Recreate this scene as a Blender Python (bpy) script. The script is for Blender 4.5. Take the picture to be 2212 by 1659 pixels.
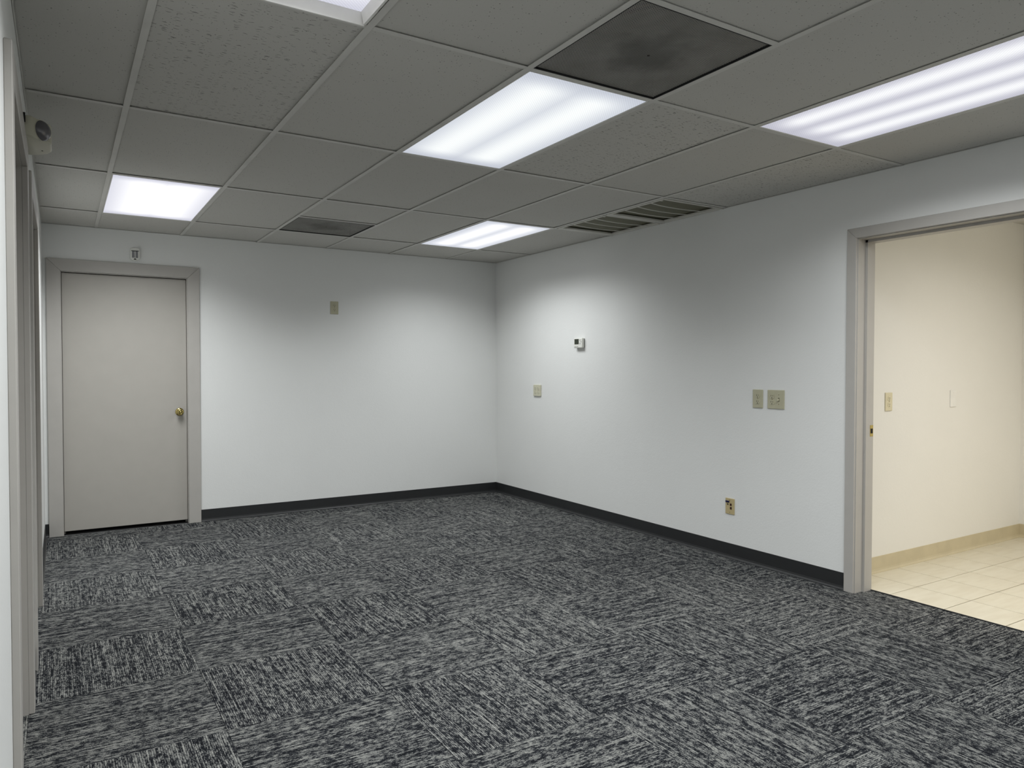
import bpy, bmesh, math, random
from mathutils import Matrix, Vector

for o in list(bpy.data.objects):
    bpy.data.objects.remove(o, do_unlink=True)
random.seed(7)
S = bpy.context.scene
COL = S.collection

# ------------------------------------------------------------------ camera
# world: right wall is x = 0, back wall is y = 0 (room towards -y), carpet is z = 0
yaw, pitch, roll = 0.5545, -0.0214, 0.0007
cy_, sy_, cp_, sp_ = math.cos(yaw), math.sin(yaw), math.cos(pitch), math.sin(pitch)
fw = Vector((sy_ * cp_, cy_ * cp_, sp_))
rt = Vector((cy_, -sy_, 0))
up = rt.cross(fw)
rt2 = rt * math.cos(roll) + up * math.sin(roll)
up2 = up * math.cos(roll) - rt * math.sin(roll)
cd = bpy.data.cameras.new('camera')
cam = bpy.data.objects.new('camera', cd)
COL.objects.link(cam)
cam.matrix_world = Matrix(((rt2.x, up2.x, -fw.x, -3.8689), (rt2.y, up2.y, -fw.y, -6.5651),
                           (rt2.z, up2.z, -fw.z, 1.2924), (0, 0, 0, 1)))
cd.sensor_fit = 'HORIZONTAL'; cd.sensor_width = 36.0
cd.lens = 36.0 * 1573.13 / 2212.0
cd.clip_start = 0.02; cd.clip_end = 60
S.camera = cam

# ------------------------------------------------------------------ world / exposure
W = bpy.data.worlds.new('world'); S.world = W; W.use_nodes = True
W.node_tree.nodes['Background'].inputs[0].default_value = (0.5, 0.52, 0.55, 1)
W.node_tree.nodes['Background'].inputs[1].default_value = 0.0
S.view_settings.view_transform = 'Standard'
S.view_settings.look = 'None'
S.view_settings.gamma = 1.0
S.view_settings.use_curve_mapping = False
S.view_settings.exposure = 0.0
S.cycles.caustics_reflective = False
S.cycles.caustics_refractive = False
S.cycles.glossy_bounces = 2
S.cycles.adaptive_threshold = 0.03
LAMP_W = 20.3          # watts of one two-by-four foot troffer
LAMP_SPREAD = math.radians(140)
LAMP_COL = (0.958, 0.986, 0.998)
WARM_W = 30.5
WARM_COL = (1.0, 0.965, 0.91)

# ------------------------------------------------------------------ dimensions
H = 2.386              # ceiling
LX = -3.984            # left wall plane
FRONT = -8.5           # wall behind the camera
P, Q = 0.6096, 1.2192  # ceiling grid
GX, GY = 0.5769, 0.6575
XL = [-(GX + P * i) for i in range(6)]        # main runners (along y)
YL = [-(GY + Q * k) for k in range(7)]        # cross rows
TS, TX, TY = 0.6077, -3.3774, -0.8053         # carpet tiles
WT = 0.14              # right wall thickness
OX = 2.38              # far wall of the adjoining room
OY = -3.88             # its left wall
OF = -6.9

# ------------------------------------------------------------------ node helpers
def new_mat(name):
    m = bpy.data.materials.new(name); m.use_nodes = True
    nt = m.node_tree
    return m, nt, nt.nodes['Principled BSDF']

class N:
    """tiny node-graph helper"""
    def __init__(s, nt): s.nt = nt
    def node(s, t, **kw):
        n = s.nt.nodes.new(t)
        for k, v in kw.items(): setattr(n, k, v)
        return n
    def put(s, sock, v):
        if isinstance(v, bpy.types.NodeSocket): s.nt.links.new(v, sock)
        elif v is not None: sock.default_value = v
    def math(s, op, a, b=None, c=None):
        n = s.node('ShaderNodeMath', operation=op)
        s.put(n.inputs[0], a)
        if b is not None: s.put(n.inputs[1], b)
        if c is not None: s.put(n.inputs[2], c)
        return n.outputs[0]
    def sep(s, v):
        n = s.node('ShaderNodeSeparateXYZ'); s.put(n.inputs[0], v); return n.outputs
    def comb(s, x, y, z=0.0):
        n = s.node('ShaderNodeCombineXYZ')
        for i, v in enumerate((x, y, z)): s.put(n.inputs[i], v)
        return n.outputs[0]
    def vmath(s, op, a, b):
        n = s.node('ShaderNodeVectorMath', operation=op)
        s.put(n.inputs[0], a); s.put(n.inputs[1], b); return n.outputs[0]
    def noise(s, vec, scale, detail=2.0, rough=0.5):
        n = s.node('ShaderNodeTexNoise'); s.put(n.inputs['Vector'], vec)
        n.inputs['Scale'].default_value = scale; n.inputs['Detail'].default_value = detail
        n.inputs['Roughness'].default_value = rough
        return n.outputs[0]
    def voro(s, vec, scale, rnd=1.0):
        n = s.node('ShaderNodeTexVoronoi'); s.put(n.inputs['Vector'], vec)
        n.inputs['Scale'].default_value = scale; n.inputs['Randomness'].default_value = rnd
        return n.outputs
    def white(s, vec):
        n = s.node('ShaderNodeTexWhiteNoise'); s.put(n.inputs[0], vec); return n.outputs[0]
    def ramp(s, f, stops, interp='LINEAR'):
        n = s.node('ShaderNodeValToRGB'); n.color_ramp.interpolation = interp
        el = n.color_ramp.elements
        while len(el) < len(stops): el.new(0.5)
        for e, (p, c) in zip(el, stops):
            e.position = p; e.color = (*c, 1) if len(c) == 3 else c
        s.put(n.inputs[0], f); return n.outputs[0]
    def mix(s, f, a, b):
        n = s.node('ShaderNodeMix', data_type='RGBA')
        s.put(n.inputs[0], f); s.put(n.inputs[6], a); s.put(n.inputs[7], b); return n.outputs[2]
    def step(s, v, lo, hi):
        n = s.node('ShaderNodeMapRange', interpolation_type='SMOOTHSTEP')
        s.put(n.inputs[0], v); n.inputs[1].default_value = lo; n.inputs[2].default_value = hi
        return n.outputs[0]
    def bump(s, h, strength, dist):
        n = s.node('ShaderNodeBump'); n.inputs['Strength'].default_value = strength
        n.inputs['Distance'].default_value = dist; s.put(n.inputs['Height'], h); return n.outputs[0]
    def obj(s): return s.node('ShaderNodeTexCoord').outputs['Object']
    def rnd(s): return s.node('ShaderNodeObjectInfo').outputs['Random']

def c4(c): return (*c, 1.0)

def plain(name, col, rough=0.5, metal=0.0, bumpscale=None, bumpd=0.0004, var=0.04, spec=0.5):
    m, nt, b = new_mat(name); g = N(nt)
    co = g.obj()
    n1 = g.noise(co, 9.0, 3.0)
    dark = tuple(x * (1 - var) for x in col); lite = tuple(min(1, x * (1 + var)) for x in col)
    nt.links.new(g.ramp(n1, [(0.35, dark), (0.65, lite)]), b.inputs['Base Color'])
    b.inputs['Roughness'].default_value = rough; b.inputs['Metallic'].default_value = metal
    b.inputs['Specular IOR Level'].default_value = spec
    if bumpscale:
        nt.links.new(g.bump(g.noise(co, bumpscale, 2.0), 0.35, bumpd), b.inputs['Normal'])
    return m

def mat_wall(name, col):
    m, nt, b = new_mat(name); g = N(nt); co = g.obj()
    big = g.noise(co, 1.7, 3.0)
    nt.links.new(g.ramp(big, [(0.3, tuple(x * 0.975 for x in col)), (0.7, col)]), b.inputs['Base Color'])
    b.inputs['Roughness'].default_value = 0.62
    b.inputs['Specular IOR Level'].default_value = 0.25
    h = g.math('ADD', g.noise(co, 95.0, 2.0), g.math('MULTIPLY', g.noise(co, 34.0, 1.0), 0.7))
    nt.links.new(g.bump(h, 0.30, 0.0016), b.inputs['Normal'])
    return m

def mat_carpet():
    m, nt, b = new_mat('carpet_pile'); g = N(nt); co = g.obj(); r = g.rnd()
    x, y, z = g.sep(co)
    ro = g.math('MULTIPLY', r, 37.0)
    # ribs run along local y
    wob = g.math('MULTIPLY', g.math('SUBTRACT', g.noise(g.comb(g.math('ADD', x, ro), y, 0.0), 2.5, 0.0), 0.5), 0.008)
    v = g.math('MULTIPLY', g.math('ADD', x, wob), 1 / 0.0072)
    rib = g.math('FLOOR', v); fr = g.math('FRACT', v)
    v2 = g.math('MULTIPLY', v, 2.0); half = g.math('FLOOR', v2)
    ribr = g.white(g.comb(rib, ro, 0.0)); halfr = g.white(g.comb(half, ro, 3.0))
    # yarn dashes along each rib
    d1 = g.noise(g.comb(g.math('MULTIPLY', y, 72.0), g.math('MULTIPLY', halfr, 91.0), g.math('ADD', half, ro)), 1.0, 1.0, 0.6)
    d2 = g.noise(g.comb(g.math('MULTIPLY', y, 10.0), g.math('MULTIPLY', ribr, 57.0), g.math('ADD', rib, ro)), 1.0, 0.0)
    patch = g.noise(g.comb(g.math('ADD', x, ro), g.math('MULTIPLY', y, 0.7), ro), 44.0, 1.0)
    sp = g.noise(co, 300.0, 0.0)
    val = g.math('MULTIPLY', d1, 1.15)
    val = g.math('MULTIPLY_ADD', d2, 0.60, val)
    val = g.math('MULTIPLY_ADD', patch, 0.72, val)
    val = g.math('MULTIPLY_ADD', halfr, 0.20, val)
    val = g.math('MULTIPLY_ADD', r, 0.05, val)
    val = g.math('MULTIPLY_ADD', sp, 0.55, val)
    val = g.math('MULTIPLY_ADD', g.math('SUBTRACT', val, 1.63), 1 / 1.15, 0.5)
    col = g.ramp(val, [(0.26, (0.007, 0.008, 0.010)), (0.42, (0.021, 0.023, 0.027)), (0.50, (0.062, 0.064, 0.066)),
                       (0.60, (0.158, 0.160, 0.154)), (0.90, (0.31, 0.31, 0.288))])
    # dark valley between ribs
    tri = g.math('ABSOLUTE', g.math('SUBTRACT', fr, 0.5))
    valley = g.step(tri, 0.32, 0.47)
    vm = g.math('MULTIPLY', valley, 0.80)
    nt.links.new(g.mix(vm, col, (0.006, 0.007, 0.010, 1)), b.inputs['Base Color'])
    b.inputs['Roughness'].default_value = 0.95
    b.inputs['Specular IOR Level'].default_value = 0.1
    h = g.math('SUBTRACT', g.math('MULTIPLY', sp, 0.6), valley)
    nt.links.new(g.bump(h, 0.5, 0.0025), b.inputs['Normal'])
    return m

CEIL_C = (0.575, 0.565, 0.53)
def mat_ceiling(kind):
    m, nt, b = new_mat('ceiling_tile_' + kind); g = N(nt); co = g.obj(); r = g.rnd()
    x, y, z = g.sep(co)
    off = g.math('MULTIPLY', r, 53.0)
    if kind == 'fissured':
        wob = g.math('MULTIPLY', g.math('SUBTRACT', g.noise(g.comb(g.math('ADD', x, off), y, 0.0), 34.0, 1.0), 0.5), 0.022)
        p = g.comb(g.math('MULTIPLY', g.math('ADD', x, off), 30.0), g.math('MULTIPLY', g.math('ADD', y, wob), 165.0), 0.0)
        d, c, _ = g.voro(p, 1.0)[:3]
        sz = g.math('MULTIPLY_ADD', g.sep(c)[0], 0.34, 0.0)
        a = g.step(g.math('SUBTRACT', sz, d), 0.0, 0.05)
        d2, c2, _ = g.voro(g.comb(g.math('ADD', x, off), y, 4.0), 88.0)[:3]
        a2 = g.step(g.math('SUBTRACT', g.math('MULTIPLY_ADD', g.sep(c2)[0], 0.24, 0.0), d2), 0.0, 0.06)
        pit = g.math('MAXIMUM', a, a2); deep = 0.68
    else:
        d, c, _ = g.voro(g.comb(g.math('ADD', x, off), y, 0.0), 92.0)[:3]
        a = g.step(g.math('SUBTRACT', g.math('MULTIPLY_ADD', g.sep(c)[0], 0.40, -0.14), d), 0.0, 0.06)
        d2, c2, _ = g.voro(g.comb(g.math('ADD', x, off), y, 9.0), 150.0)[:3]
        a2 = g.math('MULTIPLY', g.step(g.math('SUBTRACT', g.math('MULTIPLY_ADD', g.sep(c2)[1], 0.30, -0.06), d2), 0.0, 0.08), 0.45)
        pit = g.math('MAXIMUM', a, a2); deep = 0.66
    big = g.noise(g.comb(g.math('ADD', x, off), y, 0.0), 2.2, 3.0)
    tint = g.ramp(r, [(0.0, tuple(v * 0.965 for v in CEIL_C)), (1.0, tuple(v * 1.03 for v in CEIL_C))])
    base = g.mix(g.math('MULTIPLY', g.step(big, 0.45, 0.8), 0.07), tint, (0.40, 0.38, 0.33, 1))
    nt.links.new(g.mix(g.math('MULTIPLY', pit, deep), base, (0.06, 0.055, 0.05, 1)), b.inputs['Base Color'])
    b.inputs['Roughness'].default_value = 0.9; b.inputs['Specular IOR Level'].default_value = 0.1
    h = g.math('SUBTRACT', g.math('MULTIPLY', g.noise(co, 260.0, 1.0), 0.25), pit)
    nt.links.new(g.bump(h, 0.35, 0.0015), b.inputs['Normal'])
    return m

def mat_perforated():
    m, nt, b = new_mat('perforated_steel'); g = N(nt); co = g.obj()
    x, y, z = g.sep(co); p = 0.0062
    v = g.math('DIVIDE', y, p * 0.866)
    row = g.math('FLOOR', v); fv = g.math('SUBTRACT', g.math('FRACT', v), 0.5)
    u = g.math('ADD', g.math('DIVIDE', x, p), g.math('MULTIPLY', g.math('FLOORED_MODULO', row, 2.0), 0.5))
    fu = g.math('SUBTRACT', g.math('FRACT', u), 0.5)
    fv = g.math('MULTIPLY', fv, 0.866)
    d = g.math('SQRT', g.math('ADD', g.math('MULTIPLY', fu, fu), g.math('MULTIPLY', fv, fv)))
    hole = g.step(d, 0.40, 0.36)
    dust = g.noise(co, 7.0, 3.0)
    nt.links.new(g.ramp(dust, [(0.3, (0.34, 0.33, 0.30)), (0.7, (0.43, 0.42, 0.39))]), b.inputs['Base Color'])
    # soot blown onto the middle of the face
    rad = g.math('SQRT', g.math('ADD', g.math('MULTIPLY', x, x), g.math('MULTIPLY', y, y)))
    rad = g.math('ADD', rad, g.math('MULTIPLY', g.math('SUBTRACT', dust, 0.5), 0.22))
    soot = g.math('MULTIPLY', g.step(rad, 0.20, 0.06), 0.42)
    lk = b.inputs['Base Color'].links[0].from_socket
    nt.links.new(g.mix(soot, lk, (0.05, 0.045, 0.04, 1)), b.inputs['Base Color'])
    b.inputs['Roughness'].default_value = 0.6
    tr = g.node('ShaderNodeBsdfTransparent'); mx = g.node('ShaderNodeMixShader')
    hole = g.math('LESS_THAN', d, 0.385)
    nt.links.new(hole, mx.inputs[0]); nt.links.new(b.outputs[0], mx.inputs[1]); nt.links.new(tr.outputs[0], mx.inputs[2])
    nt.links.new(mx.outputs[0], nt.nodes['Material Output'].inputs[0])
    return m

def mat_lens(name, tubes, width, lo, hi, tint_lo, tint_hi, sig):
    """prismatic acrylic lens glowing in front of its fluorescent tubes"""
    m, nt, b = new_mat(name); g = N(nt); co = g.obj()
    x, y, z = g.sep(co)
    acc = None
    for t in tubes:
        e = g.math('DIVIDE', g.math('SUBTRACT', x, t), sig)
        e = g.math('EXPONENT', g.math('MULTIPLY', g.math('MULTIPLY', e, e), -1.0))
        acc = e if acc is None else g.math('MAXIMUM', acc, e)
    ends = g.step(g.math('ABSOLUTE', y), 0.60, 0.44)
    acc = g.math('MULTIPLY', acc, ends)
    pr = g.math('SINE', g.math('MULTIPLY', g.math('ADD', x, y), 2 * math.pi / 0.0125))
    pr2 = g.math('SINE', g.math('MULTIPLY', g.math('SUBTRACT', x, y), 2 * math.pi / 0.0125))
    k = g.math('MULTIPLY_ADD', g.math('ADD', pr, pr2), 0.05, 1.0)
    strn = g.math('MULTIPLY', g.math('MULTIPLY_ADD', acc, hi - lo, lo), k)
    em = g.node('ShaderNodeEmission')
    nt.links.new(g.mix(acc, c4(tint_lo), c4(tint_hi)), em.inputs[0]); nt.links.new(strn, em.inputs[1])
    nt.links.new(em.outputs[0], nt.nodes['Material Output'].inputs[0])
    m.cycles.emission_sampling = 'NONE'
    return m

def mat_tile():
    m, nt, b = new_mat('glazed_cream_tile'); g = N(nt); co = g.obj(); r = g.rnd()
    x, y, z = g.sep(co); off = g.math('MULTIPLY', r, 29.0)
    n1 = g.noise(g.comb(g.math('MULTIPLY', g.math('ADD', x, off), 2.0), g.math('MULTIPLY', y, 10.0), off), 2.4, 3.0)
    nt.links.new(g.ramp(n1, [(0.3, (0.62, 0.565, 0.44)), (0.55, (0.67, 0.62, 0.495)), (0.8, (0.70, 0.655, 0.535))]), b.inputs['Base Color'])
    b.inputs['Roughness'].default_value = 0.38
    return m

M = {
    'wall': mat_wall('white_wall_paint', (0.80, 0.806, 0.789)),
    'cream_wall': mat_wall('cream_wall_paint', (0.81, 0.795, 0.75)),
    'carpet': mat_carpet(),
    'pin': mat_ceiling('pinhole'), 'fis': mat_ceiling('fissured'),
    'tee': plain('grid_white_steel', (0.61, 0.60, 0.565), 0.55),
    'trim': plain('grey_trim_paint', (0.455, 0.435, 0.405), 0.42, bumpscale=60, var=0.015),
    'door': plain('grey_door_paint', (0.435, 0.412, 0.374), 0.45, bumpscale=40, bumpd=0.0003, var=0.012),
    'rubber': plain('black_rubber', (0.021, 0.022, 0.023), 0.40),
    'tan_rubber': plain('tan_rubber', (0.56, 0.49, 0.335), 0.5),
    'slab': plain('concrete', (0.12, 0.12, 0.12), 0.9),
    'grout': plain('brown_grout', (0.11, 0.085, 0.085), 0.9),
    'tile': mat_tile(),
    'deck': plain('roof_deck', (0.05, 0.05, 0.05), 0.9),
    'white_metal': plain('white_enamel', (0.80, 0.79, 0.75), 0.35),
    'duct': plain('galvanised_duct', (0.30, 0.30, 0.27), 0.5),
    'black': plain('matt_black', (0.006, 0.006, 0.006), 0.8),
    'perf': mat_perforated(),
    'grille': plain('grille_steel', (0.62, 0.61, 0.56), 0.5),
    'olive': plain('grille_dark_lining', (0.19, 0.185, 0.13), 0.7),
    'ivory': plain('ivory_plastic', (0.47, 0.45, 0.32), 0.4),
    'ivory_lite': plain('pale_ivory_plastic', (0.60, 0.585, 0.45), 0.4),
    'ivory_warm': plain('warm_ivory_plastic', (0.66, 0.60, 0.42), 0.4),
    'tan_plate': plain('tan_plate', (0.50, 0.41, 0.22), 0.45),
    'slot': plain('slot_dark', (0.02, 0.018, 0.012), 0.7),
    'slot_mid': plain('slot_shadow_brown', (0.06, 0.055, 0.035), 0.7),
    'screw': plain('brass_screw', (0.25, 0.21, 0.12), 0.4, 0.6),
    'navy': plain('navy_jack', (0.006, 0.006, 0.05), 0.4),
    'maroon': plain('dark_red_jack', (0.035, 0.008, 0.005), 0.5),
    'white_plastic': plain('white_plastic', (0.76, 0.76, 0.71), 0.4),
    'grey_plastic': plain('grey_plastic', (0.33, 0.33, 0.31), 0.45),
    'lcd': plain('lcd_screen', (0.028, 0.034, 0.020), 0.15),
    'cream_plastic': plain('aged_cream_plastic', (0.50, 0.485, 0.385), 0.35),
    'smoked': plain('smoked_lens', (0.10, 0.095, 0.105), 0.12, spec=0.9),
    'pir': plain('grey_sensor_window', (0.24, 0.24, 0.25), 0.18, spec=0.8),
    'brass': plain('polished_brass', (0.52, 0.42, 0.16), 0.16, 1.0, var=0.02),
    'white_blank': plain('white_blank_plate', (0.80, 0.79, 0.75), 0.35),
}
LO, HI = (0.84, 0.89, 1.0), (1.0, 1.0, 1.0)
M['lens2'] = mat_lens('lens_two_tubes', (-0.14, 0.12), 0.55, 0.66, 1.0, LO, (0.97, 1.0, 1.0), 0.13)
M['lens3'] = mat_lens('lens_three_tubes', (-0.19, -0.005, 0.17), 0.55, 0.60, 0.98, (0.87, 0.87, 1.0), (0.97, 0.98, 1.0), 0.068)
M['lens2far'] = mat_lens('lens_two_bright_tubes', (-0.11, 0.13), 0.55, 0.72, 1.15, (0.86, 0.9, 1.0), HI, 0.10)
M['lensw'] = mat_lens('lens_white_glow', (-0.09, 0.10), 0.55, 0.72, 1.15, (0.86, 0.87, 1.0), HI, 0.17)
M['lens_warm'] = mat_lens('lens_warm_tubes', (-0.13, 0.13), 0.55, 0.8, 1.3, (1.0, 0.92, 0.78), (1.0, 0.96, 0.86), 0.11)

# ------------------------------------------------------------------ mesh helpers
class MB:
    def __init__(s): s.bm = bmesh.new()
    def box(s, x0, x1, y0, y1, z0, z1):
        vs = [s.bm.verts.new(p) for p in ((x0, y0, z0), (x1, y0, z0), (x1, y1, z0), (x0, y1, z0),
                                          (x0, y0, z1), (x1, y0, z1), (x1, y1, z1), (x0, y1, z1))]
        for f in ((0, 3, 2, 1), (4, 5, 6, 7), (0, 1, 5, 4), (1, 2, 6, 5), (2, 3, 7, 6), (3, 0, 4, 7)):
            s.bm.faces.new([vs[i] for i in f])
        return s
    def prism(s, pts, a, b, axis):
        """pts: 2-D polygon, extruded from a to b along axis ('x','y','z'); pts are the two other axes in order"""
        def P3(p, t):
            return {'x': (t, p[0], p[1]), 'y': (p[0], t, p[1]), 'z': (p[0], p[1], t)}[axis]
        A = [s.bm.verts.new(P3(p, a)) for p in pts]; B = [s.bm.verts.new(P3(p, b)) for p in pts]
        s.bm.faces.new(A); s.bm.faces.new(B[::-1])
        n = len(pts)
        for i in range(n):
            s.bm.faces.new((A[i], B[i], B[(i + 1) % n], A[(i + 1) % n]))
        return s
    def lathe(s, prof, seg=24, axis='y', c=(0, 0, 0)):
        """prof: (radius, height) list; axis of revolution"""
        rings = []
        for r, h in prof:
            ring = []
            for k in range(seg):
                t = 2 * math.pi * k / seg; a, b_ = r * math.cos(t), r * math.sin(t)
                p = {'y': (a, h, b_), 'x': (h, a, b_), 'z': (a, b_, h)}[axis]
                ring.append(s.bm.verts.new((p[0] + c[0], p[1] + c[1], p[2] + c[2])))
            rings.append(ring)
        for i in range(len(rings) - 1):
            for k in range(seg):
                s.bm.faces.new((rings[i][k], rings[i][(k + 1) % seg], rings[i + 1][(k + 1) % seg], rings[i + 1][k]))
        s.bm.faces.new(rings[0][::-1]); s.bm.faces.new(rings[-1])
        return s
    def bevel(s, w, seg=2):
        bmesh.ops.bevel(s.bm, geom=list(s.bm.edges), offset=w, segments=seg, affect='EDGES', profile=0.5, clamp_overlap=True)
        return s
    def mesh(s, name, mat, smooth=False):
        bmesh.ops.recalc_face_normals(s.bm, faces=list(s.bm.faces))
        me = bpy.data.meshes.new(name); s.bm.to_mesh(me); s.bm.free()
        me.materials.append(M[mat] if isinstance(mat, str) else mat)
        if smooth:
            for p in me.polygons: p.use_smooth = True
        return me
    def build(s, name, mat, parent=None, loc=(0, 0, 0), smooth=False):
        return place(name, s.mesh(name, mat, smooth), parent, loc)

def place(name, me, parent=None, loc=(0, 0, 0), rz=0.0):
    o = bpy.data.objects.new(name, me); COL.objects.link(o)
    o.location = loc; o.rotation_euler = (0, 0, rz)
    if parent is not None: o.parent = parent
    return o

def struct(o, label, cat):
    o['kind'] = 'structure'; o['label'] = label; o['category'] = cat; return o

def empty(name, loc, rz=0.0):
    o = bpy.data.objects.new(name, None); COL.objects.link(o)
    o.empty_display_size = 0.05; o.location = loc; o.rotation_euler = (0, 0, rz); return o

def thing(name, label, cat, loc, rz=0.0, group=None):
    o = empty(name, loc, rz); o['label'] = label; o['category'] = cat
    if group: o['group'] = group
    return o

# ------------------------------------------------------------------ walls
D1 = (-3.865, -2.972, 2.036)           # back door opening x0,x1,h
DR = (-4.975, -4.06, 2.034)            # right opening y0,y1,h
DL = ((-4.235, -3.33, 2.035), (-2.796, -1.89, 2.035))
TOP = H + 0.25

def wall_boxes_y(x0, x1, openings, ya, yb):
    """a wall running along y from ya to yb (ya<yb) with openings (y0,y1,h)"""
    m = MB(); cur = ya
    for (a, b, h) in sorted(openings):
        m.box(x0, x1, cur, a, -0.006, TOP); m.box(x0, x1, a, b, h, TOP); cur = b
    m.box(x0, x1, cur, yb, -0.006, TOP); return m

m = MB(); m.box(LX - 0.13, D1[0], 0, 0.12, -0.006, TOP).box(D1[0], D1[1], 0, 0.12, D1[2], TOP).box(D1[1], WT, 0, 0.12, -0.006, TOP)
struct(m.build('wall_back', 'wall'), 'white painted back wall with the closed grey door', 'wall')
struct(wall_boxes_y(0, WT, [DR], FRONT, 0).build('wall_right', 'wall'), 'white painted right wall with thermostat and open doorway', 'wall')
struct(wall_boxes_y(LX - 0.13, LX, DL, FRONT, 0).build('wall_left', 'wall'), 'white painted left wall with two doorways seen edge-on', 'wall')
m = MB(); m.box(LX - 0.13, WT, FRONT - 0.12, FRONT, -0.006, TOP)
struct(m.build('wall_front', 'wall'), 'white painted wall behind the camera', 'wall')
m = MB(); m.box(WT, OX + 0.12, OY, OY + 0.12, -0.006, TOP)
struct(m.build('wall_adjoining_left', 'cream_wall'), 'cream wall of the tiled room through the right doorway', 'wall')
m = MB(); m.box(OX, OX + 0.12, OF, OY, -0.006, TOP)
struct(m.build('wall_adjoining_back', 'cream_wall'), 'cream far wall at the right edge of the tiled room', 'wall')
m = MB(); m.box(WT, OX + 0.12, OF - 0.12, OF, -0.006, TOP)
struct(m.build('wall_adjoining_right', 'cream_wall'), 'cream wall closing off the tiled room', 'wall')

# ------------------------------------------------------------------ carpet floor
m = MB(); m.box(LX - 0.13, WT - 0.002, FRONT, 0.12, -0.12, -0.006)
floor = struct(m.build('floor', 'slab'), 'floor of grey and black striped carpet tiles laid quarter-turned', 'floor')
X0c, X1c, Y0c, Y1c = LX - 0.125, 0.132, FRONT, 0.0
full = None
g_ = 0.0004
i0 = math.floor((X0c - TX) / TS); i1 = math.ceil((X1c - TX) / TS)
j0 = math.floor((TY - Y1c) / TS); j1 = math.ceil((TY - Y0c) / TS)
for i in range(i0, i1):
    for j in range(j0, j1):
        xa, xb = TX + i * TS, TX + (i + 1) * TS
        yb, ya = TY - j * TS, TY - (j + 1) * TS
        cxa, cxb, cya, cyb = max(xa, X0c), min(xb, X1c), max(ya, Y0c), min(yb, Y1c)
        if cxb - cxa < 0.004 or cyb - cya < 0.004: continue
        mx, my = (xa + xb) / 2, (ya + yb) / 2
        turn = (i + j) % 2 != 0                       # ribs along x
        whole = abs((cxb - cxa) - TS) < 1e-6 and abs((cyb - cya) - TS) < 1e-6
        if whole and full is not None:
            me = full
        else:
            l = (cxa - mx + g_, cxb - mx - g_, cya - my + g_, cyb - my - g_)
            if turn: l = (l[2], l[3], -l[1], -l[0])    # into the frame of a tile turned by +90
            me = MB().box(l[0], l[1], l[2], l[3], -0.006, 0.0).mesh('carpet_tile', 'carpet')
            if whole and full is None: full = me
        place('carpet_tile', me, floor, (mx, my, random.uniform(-0.0003, 0.0003)), math.pi / 2 if turn else 0.0)
m = MB(); m.prism([(0.132, -0.004), (0.140, -0.004), (0.140, 0.0045), (0.136, 0.0055), (0.132, 0.004)], DR[0] + 0.01, DR[1] - 0.01, 'y')
struct(m.build('trim_threshold', 'rubber'), 'thin black edging strip where carpet meets cream tile', 'trim')

# ------------------------------------------------------------------ tiled floor next door
TP = 0.3005
m = MB(); m.box(WT - 0.002, OX + 0.1, OF, OY + 0.1, -0.12, -0.0035)
floor2 = struct(m.build('floor_adjoining', 'grout'), 'floor of square cream ceramic tiles beyond the doorway', 'floor')
gx0, gy0 = 0.425, -4.185
tile_me = None
for i in range(-2, 8):
    for j in range(-2, 10):
        xa, xb = gx0 + i * TP, gx0 + (i + 1) * TP
        yb, ya = gy0 - j * TP, gy0 - (j + 1) * TP
        xa_, xb_, ya_, yb_ = max(xa, 0.1405), min(xb, OX - 0.002), max(ya, OF + 0.002), min(yb, OY - 0.002)
        if xb_ - xa_ < 0.02 or yb_ - ya_ < 0.02: continue
        mx, my = (xa + xb) / 2, (ya + yb) / 2
        gg = 0.0026
        whole = (xa_, xb_, ya_, yb_) == (xa, xb, ya, yb)
        if whole and tile_me: me = tile_me
        else:
            lx0 = xa_ - mx + (gg if xa_ == xa else 0.0005)
            me = MB().box(lx0, xb_ - mx - gg, ya_ - my + gg, yb_ - my - gg, -0.006, 0.0).bevel(0.0008, 1).mesh('floor_tile', 'tile')
            if whole: tile_me = me
        place('floor_tile', me, floor2, (mx, my, 0.0015))

# ------------------------------------------------------------------ ceiling
m = MB(); m.box(LX - 0.13, WT, FRONT, 0.12, TOP, TOP + 0.1)
ceiling = struct(m.build('ceiling', 'deck'), 'suspended ceiling of grey mineral tiles in a white metal grid', 'ceiling')
FLW = 0.012   # half flange
def tee(name, x0, x1, y0, y1, along):
    m = MB(); m.box(x0, x1, y0, y1, H, H + 0.0016)
    if along == 'y': m.box((x0 + x1) / 2 - 0.001, (x0 + x1) / 2 + 0.001, y0, y1, H + 0.0016, H + 0.035)
    else: m.box(x0, x1, (y0 + y1) / 2 - 0.001, (y0 + y1) / 2 + 0.001, H + 0.0016, H + 0.035)
    return m.build(name, 'tee', ceiling)
for x in XL: tee('main_runner', x - FLW, x + FLW, FRONT, 0.0, 'y')
edges_x = [0.0] + XL + [LX]            # column boundaries from right to left
edges_y = [0.0] + YL + [FRONT]         # row boundaries from back to front
for c in range(len(edges_x) - 1):
    xr, xl = edges_x[c], edges_x[c + 1]
    for y in YL:
        if y < FRONT + 0.1: continue
        tee('cross_tee', xl + FLW + 0.0004, xr - (FLW + 0.0004 if c else 0.0), y - FLW, y + FLW, 'x')
# perimeter angle
def angle(x0, x1, y0, y1):
    MB().box(x0, x1, y0, y1, H, H + 0.0016).build('wall_angle', 'tee', ceiling)
angle(LX, 0, -0.007, -0.0005); angle(-0.0095, -0.0035, FRONT, -0.007); angle(LX + 0.0015, LX + 0.006, FRONT, -0.007)
angle(LX, 0, FRONT, FRONT + 0.019)

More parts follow.
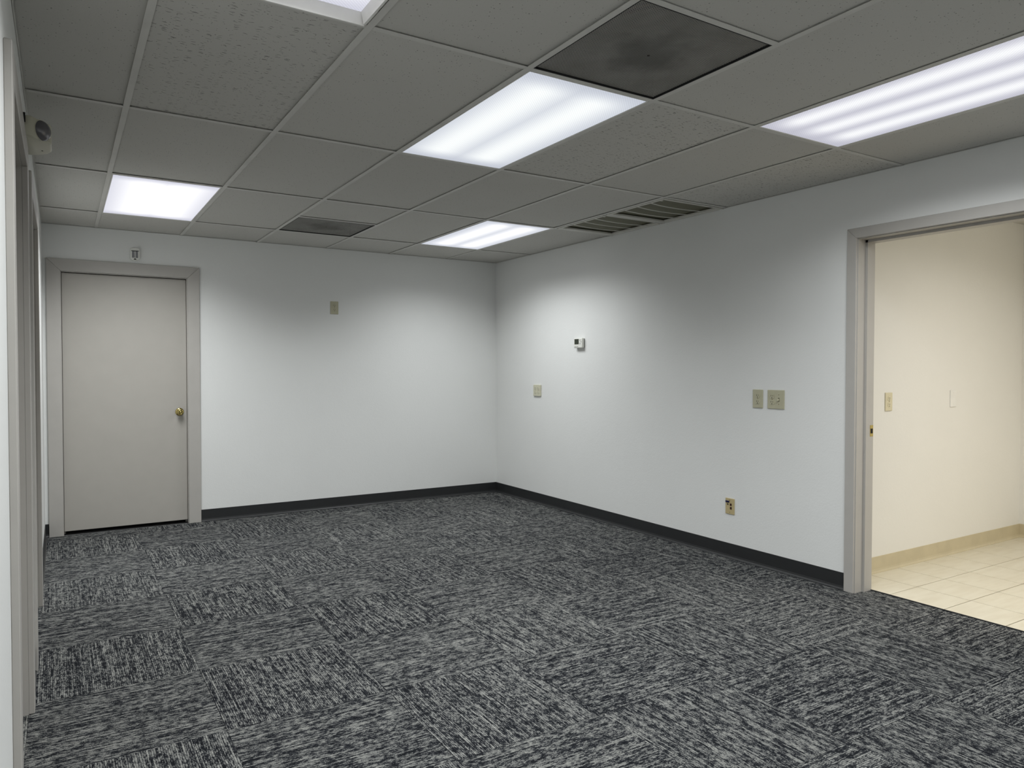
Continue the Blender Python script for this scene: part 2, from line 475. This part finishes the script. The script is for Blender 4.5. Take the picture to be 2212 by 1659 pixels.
LIGHTS = {(5, 4): 'L1', (3, 3): 'L2', (1, 4): 'L3', (5, 1): 'L4', (1, 1): 'L5', (1, 6): 'L6', (5, 6): 'L7'}
VENTS = {(3, 4), (3, 1)}        # cells whose far half holds a vent
GRILLE = (0, 2)
FISS = {(5, 3), (2, 3), (0, 3)}
def tile(xl, xr, yf, yb, kind, c, r):
    """ceiling tile between the grid lines; a hair of dark gap on its right and far edges"""
    a = xl + (0.0015 if c < 6 else 0.0005)
    b = xr - (0.0015 if c else 0.0010)
    f = yf + 0.0015
    k = yb - (0.0015 if r else 0.0010)
    mx, my = (a + b) / 2, (f + k) / 2
    me = MB().box(a - mx, b - mx, f - my, k - my, 0.0, 0.015).mesh('ceiling_tile', kind)
    o = place('ceiling_tile', me, ceiling, (mx, my, H + 0.0016 + random.uniform(0.0025, 0.0050)))
    # a little out of true on its supports
    o.rotation_euler = (random.uniform(-1, 1) * 0.0012, random.uniform(-1, 1) * 0.0022, 0)
for c in range(7):
    xr, xl = edges_x[c], edges_x[c + 1]
    for r in range(len(edges_y) - 1):
        yb, yf = edges_y[r], edges_y[r + 1]
        if yb < FRONT + 0.05: continue
        yf = max(yf, FRONT)
        if (c, r) in LIGHTS or (c, r) == GRILLE: continue
        kind = 'fis' if (c, r) in FISS else 'pin'
        if (c, r) in VENTS:
            ym = (yb + yf) / 2
            tee('cross_tee', xl + FLW + 0.0004, xr - FLW - 0.0004, ym - FLW, ym + FLW, 'x')
            tile(xl, xr, yf, ym, kind, c, r)
        else:
            tile(xl, xr, yf, yb, kind, c, r)

# ceiling next door
m = MB(); m.box(WT, OX + 0.12, OF, OY + 0.12, TOP, TOP + 0.1)
ceil2 = struct(m.build('ceiling_adjoining', 'deck'), 'tile ceiling just visible above the doorway of the tiled room', 'ceiling')
for i in range(4):
    for j in range(3):
        xa, xb = WT + 0.001 + i * P, min(WT + (i + 1) * P, OX) - 0.003
        yb, ya = OY - 0.001 - j * Q, max(OY - (j + 1) * Q, OF) + 0.003
        if (i, j) == (1, 1): continue
        if xb - xa < 0.05: continue
        mx, my = (xa + xb) / 2, (ya + yb) / 2
        place('ceiling_tile', MB().box(xa - mx, xb - mx, ya - my, yb - my, 0, 0.015).mesh('ceiling_tile', 'pin'), ceil2, (mx, my, H + 0.002))

# ------------------------------------------------------------------ troffer lights
def troffer(label, loc, lens, w=P, d=Q, drop=False, watts=LAMP_W, col=LAMP_COL, spread=LAMP_SPREAD, group='recessed fluorescent ceiling lights'):
    t = thing('ceiling_light', label, 'light', loc, 0.0, group)
    hw, hd = w / 2 - FLW - 0.001, d / 2 - FLW - 0.001
    # sheet-metal housing above the grid
    m = MB()
    m.box(-hw, hw, -hd, hd, 0.110, 0.113)
    m.box(-hw, -hw + 0.002, -hd, hd, 0.003, 0.110).box(hw - 0.002, hw, -hd, hd, 0.003, 0.110)
    m.box(-hw, hw, -hd, -hd + 0.002, 0.003, 0.110).box(-hw, hw, hd - 0.002, hd, 0.003, 0.110)
    m.build('housing', 'white_metal', t)
    if drop:
        fwid, zb, zl = 0.014, -0.010, 0.028
        x1, y1 = hw - 0.012, hd - 0.004
    else:
        fwid, zb, zl = 0.006, -0.0005, 0.0012
        x1, y1 = hw - 0.001, hd - 0.001
    # lens frame: four rails with a sloping inner return
    s_ = 0.008 if drop else 0.003
    prof = [(0, zb), (fwid - s_, zb), (fwid, zl), (fwid, zl + 0.008), (0, zl + 0.008)]
    MB().prism([(-y1 + a, b) for a, b in prof], -x1, x1, 'x').build('frame_rail', 'white_metal', t)
    MB().prism([(y1 - a, b) for a, b in prof][::-1], -x1, x1, 'x').build('frame_rail', 'white_metal', t)
    MB().prism([(-x1 + a, b) for a, b in prof], -y1 + fwid, y1 - fwid, 'y').build('frame_rail', 'white_metal', t)
    MB().prism([(x1 - a, b) for a, b in prof][::-1], -y1 + fwid, y1 - fwid, 'y').build('frame_rail', 'white_metal', t)
    if drop:   # flange of the housing left visible beside the hinged-down frame
        MB().box(hw - 0.009, hw - 0.003, -hd, hd, -0.001, 0.004).build('housing_flange', 'white_metal', t)
        MB().box(-hw + 0.003, -hw + 0.009, -hd, hd, -0.001, 0.004).build('housing_flange', 'white_metal', t)
        MB().box(hw - 0.0075, hw - 0.0045, hd - 0.11, hd - 0.02, -0.004, 0.000).build('latch', 'white_metal', t)
    lx, ly = x1 - fwid + 0.002, y1 - fwid + 0.002
    MB().box(-lx, lx, -ly, ly, zl, zl + 0.003).build('lens', lens, t)
    # the lamp's own light, thrown down by the prismatic lens
    ld = bpy.data.lights.new('lamp_light', 'AREA'); ld.shape = 'RECTANGLE'
    mg = 0.12 if drop else 0.01
    ld.size, ld.size_y = 2 * lx - mg, 2 * ly - mg
    ld.energy = watts; ld.color = col; ld.spread = spread
    lo = bpy.data.objects.new('lamp_light', ld); COL.objects.link(lo); lo.parent = t; lo.location = (0, 0, (zl if drop else zb) - 0.003)
    return t
def cell(c, r):
    return ((edges_x[c] + edges_x[c + 1]) / 2, (edges_y[r] + edges_y[r + 1]) / 2, H)
troffer('ceiling light with a wide white lowered frame, cut off by the top of the photo', cell(5, 4), 'lensw', drop=True)
troffer('large ceiling light between the perforated vent and the middle of the ceiling', cell(3, 3), 'lens2')
troffer('long ceiling light with three bright tube stripes near the open doorway', cell(1, 4), 'lens3', watts=LAMP_W * 1.12, spread=math.radians(152))
troffer('ceiling light in front of the closed grey door', cell(5, 1), 'lensw', watts=LAMP_W * 1.42)
troffer('ceiling light nearest the back right corner, beside the slatted grilles', cell(1, 1), 'lens2far', watts=LAMP_W * 0.95)
for c in (1, 5):
    troffer('ceiling light behind the camera on the %s' % ('right' if c == 1 else 'left'), cell(c, 6), 'lens2')
troffer('warm ceiling light of the tiled room', (WT + 1.5 * P, OY - 1.5 * Q, H), 'lens_warm', watts=WARM_W, col=WARM_COL, spread=math.radians(160), group='ceiling light of the tiled room')

# ------------------------------------------------------------------ perforated vents
def perf_vent(label, loc):
    t = thing('ceiling_vent', label, 'vent', loc, 0.0, 'square perforated ceiling vents')
    h = P / 2 - FLW - 0.001
    m = MB()
    m.box(-h, h, -h, -h + 0.004, 0.0006, 0.016).box(-h, h, h - 0.004, h, 0.0006, 0.016)
    m.box(-h, -h + 0.004, -h + 0.004, h - 0.004, 0.0006, 0.016).box(h - 0.004, h, -h + 0.004, h - 0.004, 0.0006, 0.016)
    m.build('frame', 'black', t)  # rails coloured black to imitate the shaded slot around the face
    MB().box(-h + 0.004, h - 0.006, -h + 0.004, h - 0.006, 0.0065, 0.0073).build('perforated_face', 'perf', t)
    m = MB()
    m.box(-h, h, -h, h, 0.118, 0.120)
    m.box(-h, -h + 0.002, -h, h, 0.016, 0.118).box(h - 0.002, h, -h, h, 0.016, 0.118)
    m.box(-h, h, -h, -h + 0.002, 0.016, 0.118).box(-h, h, h - 0.002, h, 0.016, 0.118)
    m.build('back_pan', 'black', t)
    MB().lathe([(0.150, 0.092), (0.152, 0.117), (0.001, 0.117)], 32, 'z').build('duct_neck', 'black', t, smooth=False)
    MB().lathe([(0.001, 0.058), (0.105, 0.060), (0.110, 0.064), (0.001, 0.066)], 32, 'z').build('deflector', 'black', t)
    MB().lathe([(0.005, 0.0056), (0.005, 0.0065)], 12, 'z').build('face_screw', 'slot', t)
    return t
yv = edges_y[4]
perf_vent('large dark perforated vent beside the big ceiling light', (cell(3, 4)[0], yv - P / 2, H))
perf_vent('far perforated vent close to the back wall', (cell(3, 1)[0], edges_y[1] - P / 2, H))

# ------------------------------------------------------------------ slatted grilles along the right wall
def slat_grille(label, y0, y1):
    x0, x1 = XL[0] + FLW + 0.004, -0.006
    mx, my = (x0 + x1) / 2, (y0 + y1) / 2
    t = thing('ceiling_grille', label, 'grille', (mx, my, H), 0.0, 'slatted ceiling grilles')
    hx, hy = (x1 - x0) / 2, (y1 - y0) / 2
    fwid = 0.032
    for sy in (-1, 1):
        pr = [(sy * hy, 0.003), (sy * hy, -0.0035), (sy * (hy - 0.005), -0.0055), (sy * (hy - fwid), 0.001), (sy * (hy - fwid), 0.012)]
        MB().prism(pr if sy < 0 else pr[::-1], -hx, hx, 'x').build('frame_rail', 'grille', t)
    for sx in (-1, 1):
        pr = [(sx * hx, 0.003), (sx * hx, -0.0035), (sx * (hx - 0.005), -0.0055), (sx * (hx - fwid), 0.001), (sx * (hx - fwid), 0.012)]
        MB().prism(pr if sx < 0 else pr[::-1], -hy + fwid, hy - fwid, 'y').build('frame_rail', 'grille', t)
    m = MB()
    m.box(-hx + 0.01, hx - 0.01, -hy + 0.01, hy - 0.01, 0.022, 0.024)
    m.box(-hx + 0.01, -hx + 0.012, -hy + 0.01, hy - 0.01, 0.012, 0.022).box(hx - 0.012, hx - 0.01, -hy + 0.01, hy - 0.01, 0.012, 0.022)
    m.box(-hx + 0.01, hx - 0.01, -hy + 0.01, -hy + 0.012, 0.012, 0.022).box(-hx + 0.01, hx - 0.01, hy - 0.012, hy - 0.01, 0.012, 0.022)
    m.build('back_box', 'olive', t)
    # bowed slats across the opening
    n = 3; span = 2 * (hy - fwid); step = span / (n + 1)
    m = MB(); seg = 14; w = 0.0058; L = hx - fwid + 0.004
    rows = []
    for k in range(seg + 1):
        u = -1 + 2 * k / seg
        bow = 0.030 * (1 - u * u)
        xx = u * L
        rows.append([m.bm.verts.new((xx, bow + dy, dz)) for dy, dz in ((-w, 0.0008), (w, 0.0008), (w, 0.0030), (-w, 0.0030))])
    for k in range(seg):
        for q in range(4):
            m.bm.faces.new((rows[k][q], rows[k][(q + 1) % 4], rows[k + 1][(q + 1) % 4], rows[k + 1][q]))
    m.bm.faces.new(rows[0]); m.bm.faces.new(rows[-1][::-1])
    me = m.mesh('slat', 'grille')
    for k in range(1, n + 1):
        place('slat', me, t, (0, -span / 2 + k * step - 0.012, 0))
    # pivot block of the damper at the left end
    MB().box(-hx + fwid, -hx + fwid + 0.018, -span / 2 + 0.022, -span / 2 + 0.036, 0.001, 0.006).build('damper_tab', 'grille', t)
    return t
ya, yb2 = edges_y[3] + FLW, edges_y[2] - FLW
ym = (ya + yb2) / 2
slat_grille('nearer slatted ceiling grille against the right wall', ya + 0.010, ym - 0.004)
slat_grille('farther slatted ceiling grille against the right wall', ym + 0.004, yb2 - 0.002)

# ------------------------------------------------------------------ wall-mounted frames: local x right along the wall, -y out, z up
RB, RR, RL = 0.0, -math.pi / 2, math.pi / 2

def casing(parent, x0, x1, h, w, t, mat='trim'):
    e = 0.0004
    def board(pts, name):
        MB().prism(pts, -t, 0.0, 'y').bevel(0.0018, 1).build(name, mat, parent)
    board([(x0 - w, 0.0), (x0, 0.0), (x0, h - e), (x0 - w, h + w - e)], 'casing_side')
    board([(x1, 0.0), (x1 + w, 0.0), (x1 + w, h + w - e), (x1, h - e)], 'casing_side')
    board([(x0 - w, h + w + e), (x0, h + e), (x1, h + e), (x1 + w, h + w + e)], 'casing_head')

def jamb(parent, x0, x1, h, depth, rabbet, step, mat='trim'):
    """lining boards with a stop from depth rabbet onwards"""
    def lining(sx, X):
        pr = [(X, 0.0), (X, depth), (X + sx * (0.004 + step), depth), (X + sx * (0.004 + step), rabbet), (X + sx * 0.004, rabbet), (X + sx * 0.004, 0.0)]
        MB().prism(pr if sx < 0 else pr[::-1], 0.0, h, 'z').build('jamb_side', mat, parent)
    lining(1, x0); lining(-1, x1)
    pr = [(0.0, h), (depth, h), (depth, h - 0.004 - step), (rabbet, h - 0.004 - step), (rabbet, h - 0.004), (0.0, h - 0.004)]
    MB().prism(pr, x0, x1, 'x').build('jamb_head', mat, parent)

# back door -------------------------------------------------------
tr1 = struct(empty('trim_1', (0, 0, 0)), 'grey painted casing around the closed back door', 'trim')
casing(tr1, D1[0], D1[1], D1[2], 0.093, 0.016)
jamb(tr1, D1[0], D1[1], D1[2], 0.12, 0.074, 0.012)
m = MB(); m.box(D1[0] + 0.0065, D1[1] - 0.0062, 0.030, 0.072, 0.026, D1[2] - 0.009).bevel(0.002, 1)
door = struct(m.build('door_1', 'door'), 'closed flat grey door in the back wall with a brass knob', 'door')
kx, kz, ky = -3.034, 0.930, 0.030
k = MB().lathe([(0.001, ky - 0.0095), (0.024, ky - 0.0095), (0.031, ky - 0.006), (0.033, ky - 0.002), (0.033, ky)], 32, 'y', (kx, 0, kz)).build('knob_rose', 'brass', door, smooth=True)
k = MB().lathe([(0.0105, ky - 0.006), (0.0105, ky - 0.024), (0.014, ky - 0.028), (0.0235, ky - 0.034), (0.0268, ky - 0.043), (0.0262, ky - 0.052),
                (0.0215, ky - 0.060), (0.0165, ky - 0.0635), (0.0135, ky - 0.0625), (0.0125, ky - 0.058), (0.001, ky - 0.058)], 32, 'y', (kx, 0, kz)).build('door_knob', 'brass', door, smooth=True)
c_ = MB().lathe([(0.0085, ky - 0.057), (0.0085, ky - 0.0615), (0.007, ky - 0.0625), (0.001, ky - 0.0625)], 20, 'y', (kx, 0, kz)).build('lock_cylinder', 'brass', k)
MB().box(D1[0], D1[1], 0.118, 0.125, -0.01, D1[2]).build('door_backing', 'black', tr1)  # black panel added so the gaps around the door look dark

# right doorway ---------------------------------------------------
tr2 = struct(empty('trim_2', (0, DR[1], 0), RR), 'grey painted frame of the open doorway in the right wall', 'trim')
wR = DR[1] - DR[0]
casing(tr2, 0.0, wR, DR[2], 0.058, 0.014)
jamb(tr2, 0.0, wR, DR[2], WT, 0.070, 0.014)
st = MB().box(0.0178, 0.0192, 0.108, 0.1385, 0.900, 0.965).build('strike_plate', 'brass', tr2)
MB().box(0.0190, 0.0196, 0.113, 0.1340, 0.917, 0.945).build('strike_hole', 'black', st)
tr2b = struct(empty('trim_3', (WT, DR[0], 0), RL), 'grey casing of the doorway seen from the tiled room', 'trim')
casing(tr2b, 0.0, wR, DR[2], 0.058, 0.014)

# left doorways ---------------------------------------------------
for n, (a, b, h) in enumerate(DL):
    tr = struct(empty('trim_%d' % (4 + n), (LX, a, 0), RL), ['grey casing of the near doorway at the left edge', 'grey casing of the far doorway in the left wall'][n], 'trim')
    casing(tr, 0.0, b - a, h, 0.088, 0.019)
    jamb(tr, 0.0, b - a, h, 0.13, 0.080, 0.010)
    d = MB().box(LX - 0.128, LX - 0.088, a + 0.007, b - 0.007, 0.012, h - 0.008).build('door_%d' % (2 + n), 'door')
    struct(d, ['grey door set deep in the near left doorway', 'grey door set deep in the far left doorway'][n], 'door')
    MB().lathe([(0.001, -0.055), (0.022, -0.053), (0.027, -0.043), (0.022, -0.032), (0.011, -0.026), (0.011, -0.008), (0.032, -0.006), (0.032, 0.0)], 24, 'x',
               (0, 0, 0)).build('door_knob', 'brass', d, (LX - 0.088 + 0.0, a + 0.07, 0.93), smooth=True).rotation_euler = (0, 0, math.pi)

# baseboards ------------------------------------------------------
def base(name, label, loc, rz, length, mat='rubber', hgt=0.1016):
    pr = [(0.0, 0.0), (-0.015, 0.0), (-0.015, 0.0025), (-0.010, 0.0050), (-0.0055, 0.0125), (-0.0035, 0.024), (-0.0032, hgt - 0.001), (-0.0022, hgt), (0.0, hgt)]
    o = MB().prism(pr, 0.0, length, 'x').build(name, mat, None, loc); o.rotation_euler = (0, 0, rz)
    return struct(o, label, 'baseboard')
base('baseboard_back', 'black rubber baseboard along the back wall', (D1[1] + 0.0932, 0, 0), RB, -(D1[1] + 0.0932) - 0.0031)
base('baseboard_back', 'short black baseboard stub left of the back door', (LX + 0.0031, 0, 0), RB, D1[0] - 0.0932 - LX - 0.0031)
base('baseboard_right', 'black rubber baseboard along the right wall up to the doorway', (0, 0, 0), RR, -DR[1] - 0.0582)
base('baseboard_right', 'black rubber baseboard right of the open doorway', (0, DR[0] - 0.0582, 0), RR, DR[0] - 0.0582 - FRONT - 0.002)
base('baseboard_left', 'black baseboard on the left wall beside the back corner', (LX, DL[1][1] + 0.0882, 0), RL, -(DL[1][1] + 0.0882))
base('baseboard_left', 'black baseboard between the two left doorways', (LX, DL[0][1] + 0.0882, 0), RL, DL[1][0] - 0.0882 - DL[0][1] - 0.0882)
base('baseboard_left', 'black baseboard on the left wall nearest the camera', (LX, FRONT, 0), RL, DL[0][0] - 0.0882 - FRONT)
base('baseboard_adjoining_left', 'tan rubber baseboard in the tiled room', (WT + 0.015, OY, 0.0015), RB, OX - WT - 0.0181, 'tan_rubber')
base('baseboard_adjoining_back', 'tan rubber baseboard on the far wall of the tiled room', (OX, OY, 0.0015), RR, OY - OF, 'tan_rubber')

# ------------------------------------------------------------------ wall plates
def plate(t, w, h, d, mat, bev=0.0022):
    return MB().box(-w / 2, w / 2, -d, 0.0, -h / 2, h / 2).bevel(bev, 2).build('cover_plate', mat, t)
def duplex(t, cx, d, mat, slotmat='slot'):
    for sz in (0.0195, -0.0195):
        pts = []
        for k in range(20):
            a = 2 * math.pi * k / 20
            pts.append((cx + max(-0.0165, min(0.0165, 0.0185 * math.cos(a))), sz + max(-0.0140, min(0.0140, 0.0175 * math.sin(a)))))
        r = MB().prism(pts, -d - 0.0022, -d + 0.0005, 'y').build('receptacle', mat, t)
        y0 = -d - 0.0026
        MB().box(cx - 0.0080, cx - 0.0050, y0, y0 + 0.001, sz - 0.0010, sz + 0.0080).build('slot', slotmat, r)
        MB().box(cx + 0.0050, cx + 0.0078, y0, y0 + 0.001, sz - 0.0005, sz + 0.0070).build('slot', slotmat, r)
        MB().lathe([(0.0032, y0), (0.0032, y0 + 0.001)], 10, 'y', (cx, 0, sz - 0.0085)).build('ground_hole', slotmat, r)
    MB().lathe([(0.0028, -d - 0.001), (0.0032, -d + 0.0004)], 10, 'y', (cx, 0, 0)).build('screw', 'screw', t)
def toggle(t, cx, d, mat):
    MB().box(cx - 0.0048, cx + 0.0048, -d - 0.0008, -d + 0.0004, -0.0105, 0.0105).build('switch_slot', 'slot_mid', t)
    MB().prism([(-d + 0.0005, -0.006), (-d - 0.0125, -0.0095), (-d - 0.0135, -0.0055), (-d + 0.0005, 0.006)], cx - 0.0045, cx + 0.0045, 'x').build('toggle_lever', mat, t)
    for z in (0.030, -0.030):
        MB().lathe([(0.0028, -d - 0.001), (0.0032, -d + 0.0004)], 10, 'y', (cx, 0, z)).build('screw', 'screw', t)

t = thing('wall_outlet', 'lone ivory outlet high on the back wall', 'outlet', (-1.726, 0, 1.848), RB)
plate(t, 0.074, 0.117, 0.0065, 'ivory'); duplex(t, 0, 0.0065, 'ivory', 'slot_mid')
t = thing('wall_outlet', 'pale ivory double-width outlet below the thermostat', 'outlet', (0, -0.787, 1.083), RR)
plate(t, 0.122, 0.107, 0.013, 'ivory_lite', 0.003); duplex(t, -0.025, 0.013, 'ivory_lite', 'slot_mid'); duplex(t, 0.025, 0.013, 'ivory_lite', 'slot_mid')
t = thing('wall_outlet', 'narrow ivory outlet left of the wide outlet and switch plate near the doorway', 'outlet', (0, -3.372, 1.096), RR)
plate(t, 0.080, 0.120, 0.0065, 'ivory'); duplex(t, 0, 0.0065, 'ivory')
t = thing('outlet_switch_plate', 'wide ivory plate with an outlet and a toggle switch near the doorway', 'switch', (0, -3.513, 1.096), RR)
plate(t, 0.127, 0.120, 0.0065, 'ivory'); duplex(t, -0.027, 0.0065, 'ivory', 'slot_mid'); toggle(t, 0.024, 0.0065, 'ivory')
t = thing('jack_plate', 'tan data jack plate low on the right wall above the baseboard', 'jack plate', (0, -3.145, 0.355), RR)
plate(t, 0.076, 0.108, 0.006, 'tan_plate')
d = 0.006
MB().box(-0.035, -0.003, -d - 0.0045, -d + 0.0004, 0.024, 0.037).bevel(0.001, 1).build('jack', 'navy', t)['label'] = 'navy blue jack insert'
MB().lathe([(0.0055, -d - 0.0015), (0.0055, -d + 0.0004)], 14, 'y', (-0.016, 0, 0.0125)).build('coax_hole', 'slot', t)
MB().box(0.002, 0.017, -d - 0.0015, -d + 0.0004, 0.004, 0.0195).build('jack', 'maroon', t)
MB().box(0.003, 0.018, -d - 0.0015, -d + 0.0004, -0.020, -0.0035).build('jack', 'maroon', t)
for z in (0.041, -0.041):
    MB().lathe([(0.0028, -d - 0.001), (0.0032, -d + 0.0004)], 10, 'y', (0.0, 0, z)).build('screw', 'screw', t)
t = thing('wall_outlet', 'small ivory outlet on the cream wall through the doorway', 'outlet', (0.617, OY, 1.082), RB)
plate(t, 0.074, 0.116, 0.008, 'ivory_warm'); duplex(t, 0, 0.008, 'ivory_warm', 'slot_mid')
t = thing('blank_plate', 'white blank cover plate on the cream wall through the doorway', 'wall plate', (1.391, OY, 1.086), RB)
plate(t, 0.072, 0.116, 0.007, 'white_blank')
for z in (0.041, -0.041):
    MB().lathe([(0.0026, -0.0078), (0.003, -0.0066)], 10, 'y', (0.0, 0, z)).build('screw', 'white_blank', t)

# thermostat ------------------------------------------------------
t = thing('thermostat', 'white thermostat with a dark screen on the right wall', 'thermostat', (0, -1.462, 1.513), RR)
MB().box(-0.056, 0.056, -0.008, 0.0, -0.038, 0.040).bevel(0.003, 2).build('wall_base', 'grey_plastic', t)
MB().box(-0.060, 0.060, -0.034, -0.008, -0.042, 0.044).bevel(0.007, 3).build('case', 'white_plastic', t)
MB().box(-0.047, 0.014, -0.0348, -0.0335, -0.010, 0.036).build('screen', 'lcd', t)
for x, z, w, hh in ((0.032, 0.026, 0.005, 0.0055), (0.044, 0.011, 0.0045, 0.004), (0.032, -0.004, 0.005, 0.0055),
                    (-0.038, -0.029, 0.0045, 0.004), (-0.019, -0.029, 0.0045, 0.004), (0.000, -0.029, 0.0045, 0.004)):
    MB().box(x - w, x + w, -0.0358, -0.0335, z - hh, z + hh).bevel(0.0008, 1).build('button', 'grey_plastic', t)

# motion sensor ---------------------------------------------------
t = thing('motion_sensor', 'small white motion sensor above the grey door', 'sensor', (-3.357, 0, 2.200), RB)
pts = [(-0.0335, -0.034), (-0.0335, 0.036), (-0.029, 0.046), (-0.016, 0.0505), (0.016, 0.0505), (0.029, 0.046), (0.0335, 0.036), (0.0335, -0.034), (0.024, -0.044), (0.010, -0.0495), (-0.010, -0.0495), (-0.024, -0.044)]
MB().prism(pts, -0.030, 0.0, 'y').bevel(0.0025, 2).build('body', 'white_plastic', t)
w_ = MB(); seg = 10
prof = [(-0.0215 + 0.043 * k / seg, -0.030 - 0.012 * math.sin(math.pi * k / seg) ** 0.6) for k in range(seg + 1)] + [(0.0215, -0.028), (-0.0215, -0.028)]
w_.prism(prof, -0.028, 0.022, 'z'); win = w_.build('sensor_window', 'pir', t)
MB().box(-0.0018, 0.0018, -0.0445, -0.040, -0.028, 0.022).build('window_rib', 'white_plastic', win)
MB().box(-0.026, 0.026, -0.0345, -0.029, 0.0235, 0.0275).build('shadow_gap', 'black', t)
MB().prism([(-0.010, -0.043), (0.010, -0.043), (0.005, -0.034), (-0.005, -0.034)], -0.033, -0.029, 'y').build('release_notch', 'slot', t)

# emergency light -------------------------------------------------
t = thing('emergency_light', 'cream emergency light with a smoked lamp on the left wall', 'emergency light', (LX, -3.05, 2.222), RL)
# local: x runs away from the camera along the wall, -y into the room
pts = [(-0.150, 0.0), (-0.150, -0.030), (-0.060, -0.093), (0.060, -0.093), (0.105, -0.076), (0.136, -0.045), (0.150, -0.016), (0.150, 0.0)]
MB().prism(pts, -0.040, 0.040, 'z').bevel(0.010, 3).build('housing', 'cream_plastic', t, smooth=True)
for sx in (-1, 1):
    prof = [(0.040, -sx * 0.012)] + [(0.040 * math.cos(math.pi / 2 * k / 8) + 0.0005, sx * 0.026 * math.sin(math.pi / 2 * k / 8)) for k in range(9)]
    loc = (-0.103, -0.061, -0.001) if sx < 0 else (0.088, -0.070, 0.012)
    hd = MB().lathe(prof, 28, 'x').build('lamp_lens', 'smoked', t, loc, smooth=True)
    hd.rotation_euler = (0, 0, math.radians(55 if sx < 0 else -55))
    hd.scale = (1.0, 1.0, 0.97) if sx < 0 else (0.7, 0.62, 0.62)
    MB().lathe([(0.0405, -sx * 0.008), (0.0425, sx * 0.0015), (0.0415, sx * 0.004), (0.0395, sx * 0.003)], 28, 'x').build('lens_rim', 'cream_plastic', hd, smooth=True)
MB().lathe([(0.0035, -0.0412), (0.0035, -0.039)], 10, 'z', (0.05, -0.06, 0)).build('screw', 'slot_mid', t)
MB().box(-0.158, -0.150, -0.010, 0.0, 0.010, 0.046).build('back_plate_tab', 'black', t)  # black block imitating the shaded gap between housing and wall
